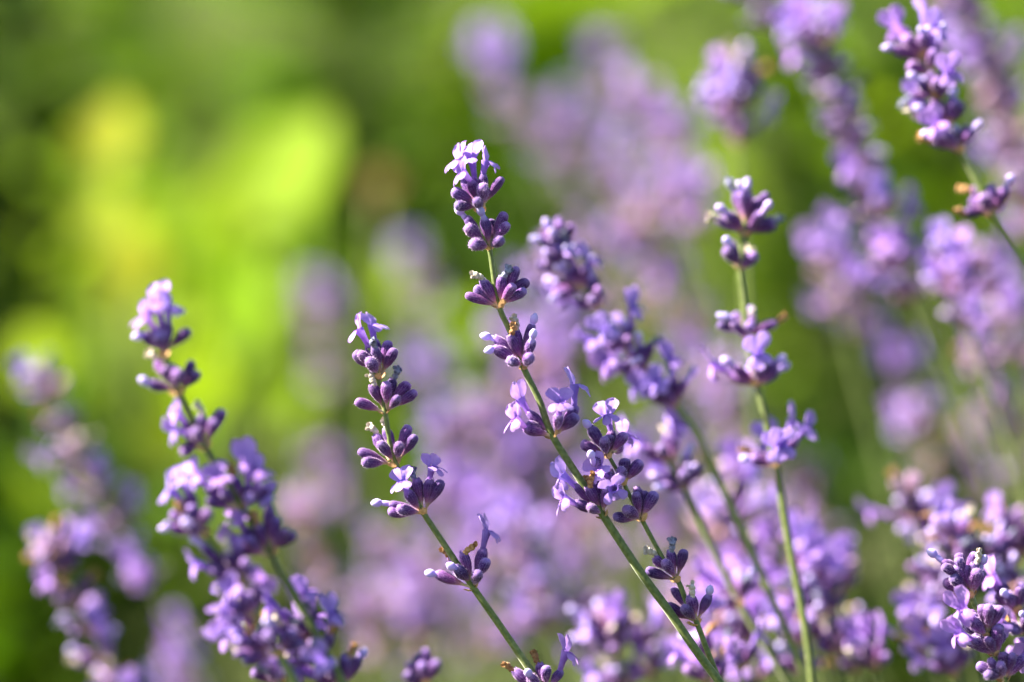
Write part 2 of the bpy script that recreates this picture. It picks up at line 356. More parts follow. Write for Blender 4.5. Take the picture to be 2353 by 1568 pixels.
def W(T, node, buds):
    out = []
    for bd in buds:
        r = list(T(bd[0], bd[1])) + list(T(bd[2], bd[3])) + list(bd[4:6])
        if len(bd) > 6: r += list(T(bd[6], bd[7])) + list(bd[8:])
        out.append(r)
    return (T(*node), out)

A = [W(C1, (640, 900), [(530, 790, 300, 670, .5, '0'), (520, 850, 330, 850, .8, '0'), (620, 850, 590, 790, 1, '0'), (600, 760, 520, 560, .3, 'f', 400, 400, -1, .3, .8),
        (660, 760, 660, 490, -.3, 'f', 690, 240, 1, .1, .2), (680, 780, 650, 620, 1, '0'), (720, 760, 880, 510, .3, '0'), (620, 760, 560, 520, -.8, 'f', 530, 220, -.5, 0, .7), (560, 760, 440, 560, -.6, 'f', 380, 270, -1, .2, .5)]),
     W(C1, (740, 1330), [(640, 1240, 450, 990, -.3, 'k', 430, 960), (620, 1240, 480, 1080, .7, '0'), (690, 1330, 540, 1290, 1, '0'), (730, 1270, 680, 1000, .5, 'k', 665, 960), (810, 1230, 920, 930, -.3, '0'),
        (820, 1220, 960, 1060, .6, '0'), (790, 1320, 880, 1250, 1, '0'), (780, 1200, 770, 1010, -.7, '0')]),
     W(C2, (690, 630), [(640, 640, 300, 520, .4, '0'), (650, 620, 500, 350, .3, 'p', 370, 310), (640, 600, 400, 440, -.7, '0'), (720, 560, 710, 300, .1, 'g', 780, 150), (740, 600, 870, 400, .9, '0'),
        (800, 500, 900, 190, -.4, '0'), (800, 520, 1030, 340, -.2, '0'), (790, 600, 1010, 470, .6, '0')]),
     W(C2, (980, 1360), [(900, 1230, 640, 1030, .2, 'k', 540, 990), (880, 1270, 640, 1140, .5, 'k', 500, 1160), (930, 1330, 790, 1280, 1, '0'), (950, 1230, 810, 1000, .4, 'w', 820, 880),
        (960, 1200, 880, 920, -.5, 'p', 820, 770), (980, 1200, 1090, 860, .1, 'k', 1140, 740), (1030, 1220, 1080, 1060, .6, 'k', 1105, 985), (1010, 1330, 1060, 1240, 1, '0')]),
     W(C3, (640, 690), [(590, 690, 400, 630, .5, 'f', 310, 530, -.8, .6, .7), (590, 640, 430, 500, -.3, 'f', 330, 300, -.6, .1, -.5), (690, 640, 710, 500, .7, 'f', 715, 370, .1, .35, 1),
        (740, 640, 870, 520, .5, '0'), (770, 600, 850, 440, -.4, 'f', 830, 190, .9, .2, .2), (560, 680, 420, 580, .2, '0')]),
     W(C3, (1090, 1400), [(1060, 1370, 850, 1310, .5, 'f', 720, 1230, -.5, .8, .7), (1000, 1300, 840, 1140, -.4, 'f', 690, 990, -.7, 0, -.5), (1050, 1310, 970, 1150, .3, 'w', 920, 1080),
        (1030, 1330, 940, 1180, -.2, 'w', 890, 960), (1100, 1330, 1140, 1170, .4, '0'), (1060, 1380, 960, 1340, .9, '0'), (1090, 1300, 1010, 1120, -.6, '0')])]
pA = [(1100, 440), (1105, 482), (1125, 572), (1144, 695), (1172, 762), (1203, 845), (1240, 922), (1268, 999), (1325, 1090), (1384, 1182), (1468, 1310), (1530, 1395), (1610, 1510), (1690, 1620)]
drawn_spike('tallest sharp lavender spike, six well spaced whorls, pale open florets at its tip', pA, FOCUS, A, 101, r0=0.0005, r1=0.00104)

B = [W(C4, (580, 700), [(450, 600, 330, 480, .3, '0'), (490, 590, 400, 460, .6, '0'), (540, 650, 490, 550, 1, '0'), (580, 590, 540, 420, .5, 'g', 540, 300), (640, 580, 660, 360, -.2, '0'),
        (650, 620, 735, 440, .5, '0'), (560, 590, 470, 400, -.3, 'f', 380, 210, -1, .3, .2), (590, 570, 530, 370, -.7, 'f', 490, 160, .8, .3, .4)]),
     W(C4, (630, 1040), [(560, 1040, 350, 940, .4, '0'), (590, 960, 520, 790, .2, 'p', 430, 690), (660, 960, 640, 770, .8, '0'), (710, 900, 700, 740, -.6, 'g', 720, 620), (740, 930, 860, 770, -.4, '0'),
        (780, 980, 945, 860, .2, '0'), (700, 1010, 780, 920, 1, '0')]),
     W(C4, (730, 1560), [(690, 1500, 595, 1350, .7, '0'), (640, 1560, 380, 1430, .2, '0'), (720, 1380, 645, 1230, -.3, 'p', 615, 1140), (620, 1450, 550, 1290, -.5, 'p', 460, 1210), (770, 1480, 775, 1370, 1, '0'),
        (790, 1400, 870, 1190, -.2, '0'), (830, 1460, 940, 1290, .5, '0'), (580, 1560, 420, 1550, .8, '0')]),
     W(C5, (450, 335), [(410, 310, 335, 200, .6, 'f', 300, 100, -.4, .2, 1), (400, 350, 280, 330, 1, '0'), (410, 340, 210, 285, .1, 'k', 145, 275), (370, 360, 200, 350, .7, '0'), (440, 270, 400, 110, -.3, 'g', 405, 30),
        (490, 280, 500, 110, .1, 'f', 515, -20, .6, .1, .6), (500, 280, 590, 120, .2, '0'), (420, 280, 340, 150, -.5, 'p', 225, 160)]),
     W(C5, (800, 880), [(720, 860, 540, 790, .2, 'k', 410, 740), (770, 820, 685, 750, .6, 'k', 625, 700), (790, 790, 745, 630, .3, 'w', 750, 570), (830, 850, 845, 775, 1, '0'), (860, 790, 915, 680, .5, '0'),
        (840, 780, 885, 610, -.2, 'f', 905, 450, .9, .3, .2), (760, 800, 640, 680, -.6, 'w', 570, 620)]),
     W(C5, (1340, 1640), [(1250, 1620, 1110, 1480, .2, 'w', 1080, 1450), (1280, 1620, 1215, 1510, .8, 'k', 1210, 1490), (1310, 1570, 1290, 1430, -.1, 'w', 1275, 1370), (1380, 1570, 1440, 1480, -.2, 'f', 1480, 1320, .8, .2, .4), (1330, 1570, 1330, 1450, .3, '0')])]
pB = [(848, 800), (866, 862), (884, 943), (907, 1062), (970, 1174), (1030, 1265), (1085, 1347), (1150, 1440), (1215, 1535), (1268, 1610), (1330, 1690)]
drawn_spike('sharp lavender spike left of the tallest one, loose whorls and bare stem running down right', pB, FOCUS + 0.003, B, 102, r0=0.0005, r1=0.00098)

Cc = [W(C3, (1140, 870), [(1090, 800, 985, 620, .2, 'k', 970, 600), (1120, 850, 1100, 720, 1, '0'), (1160, 830, 1170, 660, -.2, 'f', 1130, 480, -.2, -.3, .8), (1190, 820, 1300, 680, .4, '0'), (1070, 850, 900, 770, .3, '0'), (1130, 820, 1150, 690, .2, '0'),
        (1220, 830, 1260, 800, -.8, 'f', 1290, 640, .9, .4, -.2), (1080, 880, 1010, 950, .8, 'k', 1000, 900)]),
      W(C3, (1270, 1110), [(1280, 1060, 1290, 900, .1, '0'), (1320, 1080, 1445, 930, .2, '0'), (1270, 1090, 1270, 1000, .9, '0'), (1200, 1120, 1020, 1160, .3, '0'), (1220, 1130, 1200, 1190, 1, 'f', 1190, 1170, .2, .9, .8),
        (1180, 1080, 1120, 1000, -.3, '0'), (1200, 1100, 1130, 1060, .6, 'f', 1040, 970, -.4, 0, 1)]),
      W(C3, (1440, 1430), [(1420, 1390, 1380, 1200, .5, '0'), (1460, 1390, 1560, 1200, .3, '0'), (1400, 1430, 1300, 1350, 1, '0'), (1370, 1440, 1185, 1430, .5, '0'), (1430, 1360, 1410, 1160, -.4, 'g', 1395, 1160), (1450, 1390, 1470, 1190, -.2, '0')]),
      W(C8, (625, 720), [(610, 690, 515, 580, .8, '0'), (570, 720, 375, 650, .3, '0'), (520, 620, 450, 540, -.1, 'p', 375, 505), (610, 640, 570, 490, .1, 'g', 550, 380), (650, 650, 690, 480, .3, '0')]),
      W(C8, (790, 1070), [(720, 1040, 540, 940, .3, '0'), (770, 1040, 680, 950, .8, '0'), (780, 1000, 745, 860, .3, 'p', 730, 830), (820, 1010, 895, 850, .2, 'k', 900, 830), (690, 930, 600, 790, -.5, '0')])]
pC = [(1380, 1018), (1397, 1046), (1425, 1095), (1445, 1135), (1474, 1192), (1510, 1260), (1530, 1295), (1558, 1335), (1580, 1390), (1601, 1432), (1625, 1495), (1655, 1570), (1690, 1650)]
drawn_spike('slender dark violet lavender spike shaded by the tallest spike, crossing it low down', pC, FOCUS + 0.004, Cc, 103, r0=0.00045, r1=0.0007)

def grown_spike(label, path, c, nodes, seed, pf=0.3, pk=0.15, pw=0.15, n=(6, 9), group=None, spread=(25, 75), scale=1.0, dc=0.0, topn=None, r0=0.0006, r1=0.0010):
    """a spike out of focus: stem through photo points at its own distance, whorls set round the stem"""
    rg = random.Random(seed); D0 = depth_of(c); y0 = path[0][1]
    P = [at(x, y, D0 + dc * (y - y0)) for x, y in path]
    root, base = spike('lavender_spike', label, group, P, r0, r1); sm = catmull(P, 6)
    for i, ny in enumerate(nodes):
        ks = [k for k in range(len(path) - 1) if path[k][1] <= ny <= path[k + 1][1]]
        if not ks: continue
        (xa, ya), (xb, yb) = path[ks[0]], path[ks[0] + 1]; nx = xa + (xb - xa) * (ny - ya) / max(1e-6, yb - ya)
        p = at(nx, ny, D0 + dc * (ny - y0)); ax = axis_at(sm, p)
        whorl(root, p - base, ax, (topn or rg.randint(*n)) if i == 0 else rg.randint(*n), rg, pf[i] if isinstance(pf, (list, tuple)) else pf, pk, pw, (8, 50) if i == 0 else spread, scale)
    return root
# spikes close to the plane of focus
def C6(x, y): return (245.1 + .2735 * x, 637.3 + .2735 * y)
def C7(x, y): return (306.4 + .359 * x, 1005 + .359 * y)
Dd = [W(C6, (475, 650), [(440, 590, 390, 430, .5, 'f', 310, 270, -1, .5, .6), (470, 570, 460, 410, -.3, 'f', 430, 170, -.4, .1, .8), (510, 560, 515, 390, .1, 'f', 510, 180, 1, .3, .2), (560, 560, 690, 440, .3, '0'), (420, 580, 310, 480, .2, 'k', 245, 480), (450, 600, 440, 470, .9, '0'), (500, 590, 500, 460, .5, '0')]),
      W(C6, (600, 960), [(520, 930, 350, 900, .4, 'k', 300, 850), (540, 900, 470, 760, .7, '0'), (560, 880, 540, 730, .1, '0'), (640, 900, 725, 700, -.2, '0'), (650, 910, 770, 790, .5, '0'), (500, 800, 420, 720, -.5, 'p', 350, 650), (570, 900, 590, 790, .9, '0')]),
      W(C6, (830, 1420), [(740, 1400, 620, 1470, .5, '0'), (760, 1370, 660, 1310, .3, 'f', 540, 1260, -1, .4, .5), (760, 1330, 660, 1230, -.3, 'f', 600, 1150, -.6, .2, .6), (820, 1300, 790, 1160, .2, 'p', 740, 1090), (880, 1330, 970, 1110, .2, '0'), (870, 1330, 920, 1200, .8, '0'), (780, 1380, 730, 1290, .9, '0')]),
      W(C7, (690, 430), [(720, 400, 740, 300, .2, 'f', 710, 90, .5, .2, .8), (740, 400, 800, 320, .4, 'f', 790, 170, .8, .4, .5), (760, 430, 860, 330, .1, '0'), (620, 420, 480, 320, .2, 'f', 390, 220, -.8, .2, .6), (600, 450, 470, 400, .7, '0'),
        (620, 420, 570, 340, .5, 'f', 530, 240, .2, .3, 1), (700, 400, 640, 260, -.4, 'w', 590, 170), (730, 420, 750, 380, 1, '0')]),
      W(C7, (880, 740), [(900, 690, 1040, 620, .4, '0'), (890, 660, 920, 510, .1, '0'), (860, 620, 880, 450, -.2, 'f', 850, 350, -.2, .4, .8), (910, 690, 980, 580, .9, '0'), (800, 740, 730, 650, .7, 'f', 640, 640, -.4, .7, .8), (790, 750, 650, 700, .3, '0'),
        (800, 700, 700, 590, .1, 'f', 670, 500, -.3, 0, 1), (770, 730, 620, 640, -.2, '0'), (840, 700, 790, 560, .4, 'w', 740, 470)])]
pD = [C6(460, 600), C6(480, 660), C6(600, 965), C6(680, 1130), C6(830, 1430), C7(560, 230), C7(700, 450), C7(885, 745), C7(930, 840), C7(1090, 1120), C7(1300, 1500), C7(1450, 1800)]
drawn_spike('softly blurred left spike, pale florets on top, dense flowering lower part', pD, depth_of(-2.0), Dd, 104)
Ee = [W(C7, (450, 620), [(400, 620, 240, 575, .3, 'k', 225, 570), (420, 610, 350, 560, 1, 'k', 345, 550), (400, 580, 240, 480, .2, '0'), (430, 570, 370, 430, .5, '0'), (380, 520, 300, 400, -.3, 'f', 230, 310, -1, .3, .3), (400, 500, 350, 350, -.4, 'f', 310, 260, -.3, .2, .7), (450, 560, 470, 470, .6, '0'), (440, 560, 320, 490, .6, 'w', 300, 440)]),
      W(C7, (700, 920), [(640, 890, 490, 740, .3, '0'), (610, 860, 440, 690, .1, 'k', 400, 650), (640, 910, 500, 850, .6, '0'), (600, 880, 470, 830, .2, 'f', 400, 800, -1, .6, .4), (700, 860, 720, 790, .8, '0'), (740, 880, 800, 850, .7, 'f', 860, 930, .4, 1, .6), (650, 840, 600, 730, .5, 'p', 560, 680), (690, 850, 660, 690, .2, '0')]),
      W(C7, (800, 1150), [(740, 1110, 690, 1010, .4, 'f', 630, 950, -.4, .1, 1), (760, 1100, 730, 1000, .8, '0'), (710, 1120, 640, 1070, .6, 'f', 600, 1080, -.5, .8, .6), (720, 1150, 610, 1190, .5, 'f', 540, 1240, -.6, .9, .5), (700, 1120, 560, 1020, -.4, 'p', 500, 960), (780, 1090, 800, 960, .1, '0')]),
      W(C7, (930, 1380), [(850, 1350, 720, 1300, .4, 'f', 640, 1220, -.7, .4, .8), (880, 1320, 800, 1220, .3, '0'), (900, 1320, 890, 1200, .6, 'k', 880, 1190), (840, 1380, 650, 1380, .3, 'p', 560, 1310), (860, 1400, 700, 1440, .6, '0'), (960, 1330, 1030, 1230, .4, '0'), (910, 1340, 850, 1260, 1, '0'), (960, 1360, 1080, 1320, .5, '0')])]
pE = [C7(420, 520), C7(450, 620), C7(560, 770), C7(700, 920), C7(760, 1010), C7(805, 1155), C7(930, 1385), C7(1050, 1600), C7(1150, 1800)]
drawn_spike('crowded purple spike directly below the left spike, flowers packed along its stem', pE, depth_of(-2.4), Ee, 105)
grown_spike('crowded bluish purple spike cut off by the lower edge, grey withered florets on it', [(560, 1430), (590, 1480), (640, 1560), (700, 1650)], -1.6, [1450, 1500, 1565], 203, 0.3, 0.1, 0.35, (7, 9), spread=(20, 80))
grown_spike('purple spike with dark withered trumpets beside the green stem of the left spike', [(705, 1450), (735, 1495), (785, 1570), (840, 1660)], -1.8, [1465, 1510, 1575], 204, 0.35, 0.1, 0.4, (8, 10), spread=(20, 70))
grown_spike('short dark lilac bud cluster just reaching up from the lower edge', [(968, 1530), (975, 1565), (990, 1640)], -2.2, [1572], 205, 0.0, 0.1, 0.0, (7, 8), spread=(20, 60))
grown_spike('blurred spike just behind the tallest one, buds tipped with pale lilac knobs', [(1278, 560), (1292, 605), (1335, 660), (1378, 705), (1420, 760), (1470, 840), (1550, 930), (1600, 1000), (1640, 1080)], 2.5,
            [572, 612, 660, 700, 800, 850, 930], 206, [0, .05, .1, .15, .3, .5, .5], 0.42, 0.14, (8, 10), spread=(15, 72))
grown_spike('pale stem with tan whorls behind the slender dark spike', [(1530, 1040), (1575, 1125), (1630, 1245), (1692, 1370), (1750, 1470), (1830, 1600)], 2.6, [1055, 1120, 1385], 207, 0.5, 0.1, 0.15, (6, 9), spread=(20, 75), r0=0.0009)
grown_spike('upright spike with cream withered tip and long bare pale stem between whorls', [(1716, 490), (1712, 530), (1702, 615), (1710, 690), (1716, 775), (1740, 880), (1752, 930), (1770, 1010), (1785, 1080), (1800, 1170), (1815, 1260), (1850, 1440), (1870, 1600)], 2.0,
            [500, 535, 612, 772, 880, 1065], 208, [0, 0, 0, .05, .3, .5], 0.3, 0.14, (7, 8), spread=(28, 75), scale=1.08, r0=0.0008)
grown_spike('tall spike in the upper corner, pale knobs on top, bare green stem below', [(2110, 110), (2125, 140), (2155, 220), (2180, 290), (2215, 362), (2240, 410), (2282, 490), (2330, 570), (2390, 670)], 2.2,
            [128, 165, 225, 285, 345, 488], 209, 0.08, 0.3, 0.12, (7, 9), spread=(18, 72), scale=1.1)
grown_spike('sharp fuzzy dark bud cluster leaning out of the shaded lower corner', [(2212, 1318), (2225, 1350), (2255, 1430), (2290, 1520), (2330, 1640)], 0.1, [1335, 1365, 1470], 210, 0.0, 0.1, 0.08, (8, 9), spread=(10, 70))
grown_spike('sharp violet spike low in the shaded corner with a white lit floret', [(2255, 1420), (2270, 1460), (2300, 1540), (2340, 1640)], -0.2, [1455, 1500, 1560], 211, 0.1, 0.04, 0.06, (9, 11), spread=(15, 80))
grown_spike('deep violet spike in shade at the edge beside the fuzzy dark bud cluster', [(2330, 1380), (2345, 1430), (2370, 1520), (2400, 1620)], 0.9, [1400, 1450, 1520], 212, 0.12, 0.04, 0.06, (9, 11), spread=(15, 80))

# spikes farther back: (tip x, tip y, blur in mm, sideways lean, whorls, share of open florets)
def far_set(label, group, rows, scale=1.0, dens=(6, 8), gap=98):
    for i, (x, y, c, lean, nw, pf) in enumerate(rows):
        c = c * 1.22 if c > 5 else c; D = depth_of(c); k = FOCUS / D; step = gap * k; path = []; rg = random.Random(int(x * 7 + y))
        xx, yy, l = x, y, lean * 0.75
        for s in range(nw + 3):
            path.append((xx, yy)); l += (lean * 1.25 - lean * 0.75) / (nw + 2); dy = step * rg.uniform(0.8, 1.2) * (1 if s else 0.7)
            xx += l * dy; yy += dy
        FADE_GLOW[0] = max(0.0, min(0.8, (c - 3) * 0.11)); nodes = [q[1] + 2 for q in path[:nw]] if nw > 1 else [path[0][1] + 2]  # share of calyces with painted-in glow grows with blur
        extra = [path[0][1] + step * 0.33] if nw > 2 else []
        lab = label if not isinstance(label, str) else label + ', ' + ('mostly closed buds', 'some open florets', 'many open florets')[0 if pf < .35 else 1 if pf < .5 else 2] + ', ' + ('upright' if lean < .22 else 'leaning' if lean < .38 else 'strongly leaning')
        if not isinstance(label, str): lab = label[i]
        grown_spike(lab, path, c, [nodes[0]] + extra + nodes[1:], 300 + int(x + y * 3), pf * 0.38, 0.14, 0.28, dens, group, (20, 75), scale, r0=0.00045, r1=0.0007)
far_set(['blurred chunky mauve spike arching across the upper corner in front of green leaves', 'blurred lilac spike standing nearly upright between green leaves', 'blurred dusky spike cut off by the upper edge, beside the arching one',
         'broad blurred mauve spike right behind the tall corner spike', 'broad blurred pink mauve spike at the edge behind the tall corner spike'], None,
        [(1880, 85, 5.1, .36, 12, .4), (1688, 185, 5.2, .05, 4, .5), (1735, -40, 6, .5, 3, .15), (2215, 10, 6.5, .42, 9, .3), (2290, 150, 7.5, .3, 8, .3)], 1.12, (8, 10), 66)
far_set('faint round mauve tip far behind among leaves', 'lone far spike tips', [(1130, 135, 11, .35, 4, .5), (1395, 115, 12, .3, 3, .5)])
far_set('faint mauve spike in hazy clump behind the tallest', 'hazy clump of far spikes', [(1340, 250, 13, .4, 4, .3), (1470, 240, 10, .35, 5, .5), (1550, 310, 9.5, .25, 4, .45), (1420, 400, 10, .3, 4, .4),
        (1500, 470, 9, .3, 4, .55), (1240, 270, 13, .5, 4, .2), (1290, 330, 12, .6, 3, .2), (1580, 420, 8.5, .25, 3, .5), (1450, 540, 9, .4, 4, .4), (1345, 560, 10, .45, 4, .3)])
far_set('dim mauve spike behind the two left stems', 'dim spikes between the two left stems', [(955, 620, 12.5, .1, 4, .4), (727, 700, 12.5, .2, 5, .3), (985, 860, 11, .3, 3, .5),
        (740, 1060, 11, .35, 3, .3), (690, 1180, 8, .4, 4, .35)])
far_set(['blurred mauve spike at the left edge leaning over toward the left spike', 'blurred violet spike standing low at the left edge, below the leaning one', 'very faint dusky spike behind the crowded purple spikes'], None,
        [(105, 880, 6, .52, 9, .35), (125, 1270, 4.9, .5, 7, .4), (410, 1510, 8, .3, 3, .3)], 1.0, (6, 8), 76)
far_set('hazy lilac spike between the two sharp stems', 'hazy spikes behind the two sharp stems', [(1030, 1000, 9, .4, 5, .55), (1100, 950, 9.5, .35, 5, .5), (1150, 1160, 7, .4, 4, .6), (1195, 1240, 6, .35, 4, .45),
        (1260, 650, 7.5, .35, 4, .5), (1330, 1250, 8.5, .4, 4, .5), (990, 1310, 10, .4, 3, .3), (1250, 820, 8, .3, 4, .45), (1160, 780, 10, .4, 4, .35), (1080, 1130, 9, .4, 4, .5), (1370, 1130, 9, .3, 4, .5), (1060, 1420, 11, .4, 3, .3), (1230, 1050, 9.5, .4, 4, .4), (880, 1260, 9, .4, 4, .4), (935, 1410, 8.5, .35, 3, .4), (830, 1400, 9, .35, 3, .3), (1120, 1320, 8, .4, 4, .5), (1020, 1130, 9, .4, 4, .4), (1180, 930, 9.5, .35, 4, .4)])
far_set('violet spike massed low beyond the tallest stem', 'violet spikes massed along the lower edge', [(1400, 1440, 3.8, .3, 3, .5), (1480, 1490, 4, .3, 2, .5), (1340, 1400, 6, .35, 3, .5), (1620, 1510, 2.2, .2, 2, .3), (1700, 1530, 2.4, .2, 1, .6),
        (1700, 1410, 4, .3, 3, .5), (1830, 1480, 3.6, .3, 2, .4), (1950, 1470, 4, .25, 2, .35), (2110, 1450, 4, .35, 2, .2), (2010, 1530, 3.2, .3, 1, .3), (1560, 1400, 7, .3, 3, .5), (2180, 1490, 3, .3, 2, .4)])
far_set('lilac spike in the thick of the bush', 'spikes in the thick of the bush', [(1690, 1130, 5, .25, 4, .55), (1640, 1180, 6, .3, 4, .5), (1780, 1190, 6, .2, 4, .5), (1850, 1310, 3.8, .25, 3, .55), (1920, 1300, 4.6, .2, 3, .5), (1885, 1350, 3.6, .25, 3, .5),
        (1560, 960, 7.5, .3, 4, .5), (1660, 860, 8.5, .3, 5, .45), (1480, 1080, 8, .3, 4, .5), (1590, 760, 9, .35, 4, .4), (1840, 1090, 9, .35, 4, .3), (1740, 1290, 5, .3, 3, .5), (1560, 1210, 8, .3, 4, .5), (1620, 1320, 7, .3, 4, .5)])
far_set('dusky spike on the shaded side of the bush', 'dusky spikes on the shaded right side', [(1905, 585, 7.5, .22, 3, .5), (1955, 640, 8.5, .3, 3, .3), (2190, 625, 5, .3, 3, .6), (2265, 610, 6, .35, 4, .4), (2330, 700, 7, .3, 4, .4), (2250, 810, 7, .25, 3, .5),
        (2310, 960, 7.5, .35, 3, .4), (2070, 830, 8.5, .25, 4, .4), (2110, 970, 8, .25, 3, .4), (2085, 1140, 4.4, .25, 2, .3), (2150, 1190, 4.6, .3, 3, .4), (2335, 1220, 4, .2, 3, .4), (2310, 330, 7, .35, 4, .4), (2240, 1010, 9, .3, 3, .3), (2195, 1240, 3, .2, 3, .3), (2290, 1290, 3, .25, 3, .3), (2140, 1340, 4, .3, 3, .3)])

# ---------------------------------------------------------------- ground
def ground():
    n = 60; V, F = [], []
    xs = [(-1 + 2 * i / n) for i in range(n + 1)]
    for j in xs:
        for i in xs:
            x = math.copysign(abs(i) ** 2.4, i) * 160; y = math.copysign(abs(j) ** 2.4, j) * 160 + 2
            z = 0.012 * noise.noise(Vector((x * 0.8, y * 0.8, 0))) - 0.008
            V.append((x, y, z))
    for j in range(n):
        for i in range(n): a = j * (n + 1) + i; F.append((a, a + 1, a + n + 2, a + n + 1))
    tag(obj('ground', mesh('ground', V, F, M['soil'])), kind='structure')
ground()
def grass():
    rg = random.Random(5); V, F = [], []
    for _ in range(26000):
        y = rg.uniform(2.6, 9.0) if rg.random() < 0.75 else rg.uniform(9, 22); x = rg.uniform(-1, 1) * (0.35 * y + 0.4); h = rg.uniform(0.05, 0.16) * (1 + 0.5 * noise.noise(Vector((x * 3, y * 3, 2))))
        a = rg.uniform(0, 6.28); s = Vector((math.cos(a), math.sin(a), 0)) * rg.uniform(0.002, 0.0045); l = Vector((rg.uniform(-1, 1), rg.uniform(-1, 1), 0)) * h * 0.6; p = Vector((x, y, -0.06))
        k = len(V); V += [p - s, p + s, p + l * 0.4 + Vector((0, 0, h * 0.65)) + s * 0.8, p + l * 0.4 + Vector((0, 0, h * 0.65)) - s * 0.8, p + l + Vector((0, 0, h))]
        F += [(k, k + 1, k + 2, k + 3), (k + 3, k + 2, k + 4)]
    tag(obj('grass', mesh('grass', V, F, M['grass'])), 'bright green grass growing behind the lavender', 'grass', kind='stuff')
grass()

# ---------------------------------------------------------------- leafy plants behind
def leaf_mesh(seed, wr, mat, curl):
    rg = random.Random(seed); V, F, rb = [], [], []; N, K = 9, 6
    for i in range(N + 1):
        t = i / N; wv = wr * math.sin(math.pi * t ** 0.8) ** 0.8 * (1 - 0.15 * t) if 0 < t < 1 else 0.006
        z = 0.25 * math.sin(curl * t) - 0.35 * curl * t * t * 0.5
        for k in range(K + 1):
            v = k / K * 2 - 1
            V.append((wv * v * 0.5, t, z + 0.22 * abs(v) * wv + 0.03 * math.sin(9 * t + 4 * v) * wv + rg.uniform(-1, 1) * 0.006)); rb.append(0.6 if k == K // 2 else 0.0)
    for i in range(N):
        for k in range(K): a = i * (K + 1) + k; F.append((a, a + 1, a + K + 2, a + K + 1))
    return mesh('leaf', V, F, M[mat], True, {'rib': rb})
LEAF = {m: [leaf_mesh(70 + i, wr, m, cu) for i, (wr, cu) in enumerate(((0.55, 0.9), (0.65, 0.5), (0.42, 1.2)))] for m in ('leaf', 'leaf_bright', 'leaf_deep', 'leaf_shade', 'leaf_yellow', 'leaf_rust')}
def leafy_plant(name, label, group, loc, h, nsh, nlf, ll, mats, seed, spread=0.35, cat='plant'):
    rg = random.Random(seed); root = bpy.data.objects.new(name, None); col.objects.link(root); root.location = loc; tag(root, label, cat, group)
    V, F = [], []
    for s in range(nsh):
        a = 6.283 * s / nsh + rg.uniform(-0.5, 0.5); out = Vector((math.cos(a), math.sin(a), 0)); hh = h * rg.uniform(0.7, 1.05); sp = spread * rg.uniform(0.2, 1)
        P = [out * 0.01 + Vector((0, 0, -0.05)), out * sp * 0.25 * hh + Vector((0, 0, hh * 0.4)), out * sp * hh * 0.7 + Vector((0, 0, hh * 0.75)), out * sp * hh * 1.1 + Vector((0, 0, hh))]
        sm = catmull(P, 5); v, f = tube(sm, lambda t: 0.005 * (1 - 0.7 * t) * h / 0.4 ** 0.5, 6); k = len(V); V += v; F += [tuple(q + k for q in g) for g in f]
        per = max(1, nlf // nsh)
        for i in range(per):
            t = 0.12 + 0.88 * (i + rg.random()) / per; p = sm[min(len(sm) - 1, int(t * len(sm)))]; b_ = rg.uniform(0, 6.283)
            d = (Vector((math.cos(b_), math.sin(b_), 0)) * 0.9 + out * 0.35 + Vector((0, 0, rg.uniform(-0.15, 0.75)))).normalized()
            m = mats[0] if rg.random() < 0.75 or len(mats) == 1 else mats[1]
            s_ = ll * rg.uniform(0.65, 1.15); y = d; up = (Vector((0, 0, 1)) + Vector((rg.uniform(-.4, .4), rg.uniform(-.4, .4), 0))); x = y.cross(up).normalized(); z = x.cross(y)
            obj('leaf', LEAF[m][rg.randrange(3)], root, Matrix.Translation(p) @ Matrix((x, y, z)).transposed().to_4x4() @ Matrix.Scale(s_, 4))
    obj('stalk', mesh('stalk', V, F, M['stalk']), root)
    return root
rg = random.Random(77); n = 0
ROWS = ((1.55, 0.20, 0.26, 'in the front row'), (1.95, 0.28, 0.3, 'in the second row'), (2.45, 0.38, 0.34, 'in the third row'), (3.1, 0.52, 0.42, 'in the fourth row'), (4.0, 0.8, 0.55, 'in the last row'))
for D, h, st, far in ROWS:
    xm = 0.18 * D * 1.35 + 0.15; x = -xm
    while x < xm:
        u = rg.random() + (0.25 if D > 2.8 else 0); br = 2 if u < 0.3 else 1 if u < 0.64 else 0; cn = ('deep green', 'mid green', 'lime green')[br]
        if not (D < 2.2 and x > 0.12):
            leafy_plant('leafy_plant', cn + ' broad leaved plant out of focus behind the lavender, ' + far, cn + ' plants ' + far, Vector((x + rg.uniform(-.06, .06), D + rg.uniform(-.12, .12), 0)),
                        h * rg.uniform(0.8, 1.15), rg.randint(5, 7), 50, 0.055 * D ** 0.8 * rg.uniform(0.8, 1.3), (('leaf_deep', 'leaf'), ('leaf', 'leaf_bright'), ('leaf_bright', 'leaf'))[br], 500 + n, 0.55)
        n += 1; x += st * rg.uniform(0.85, 1.15)
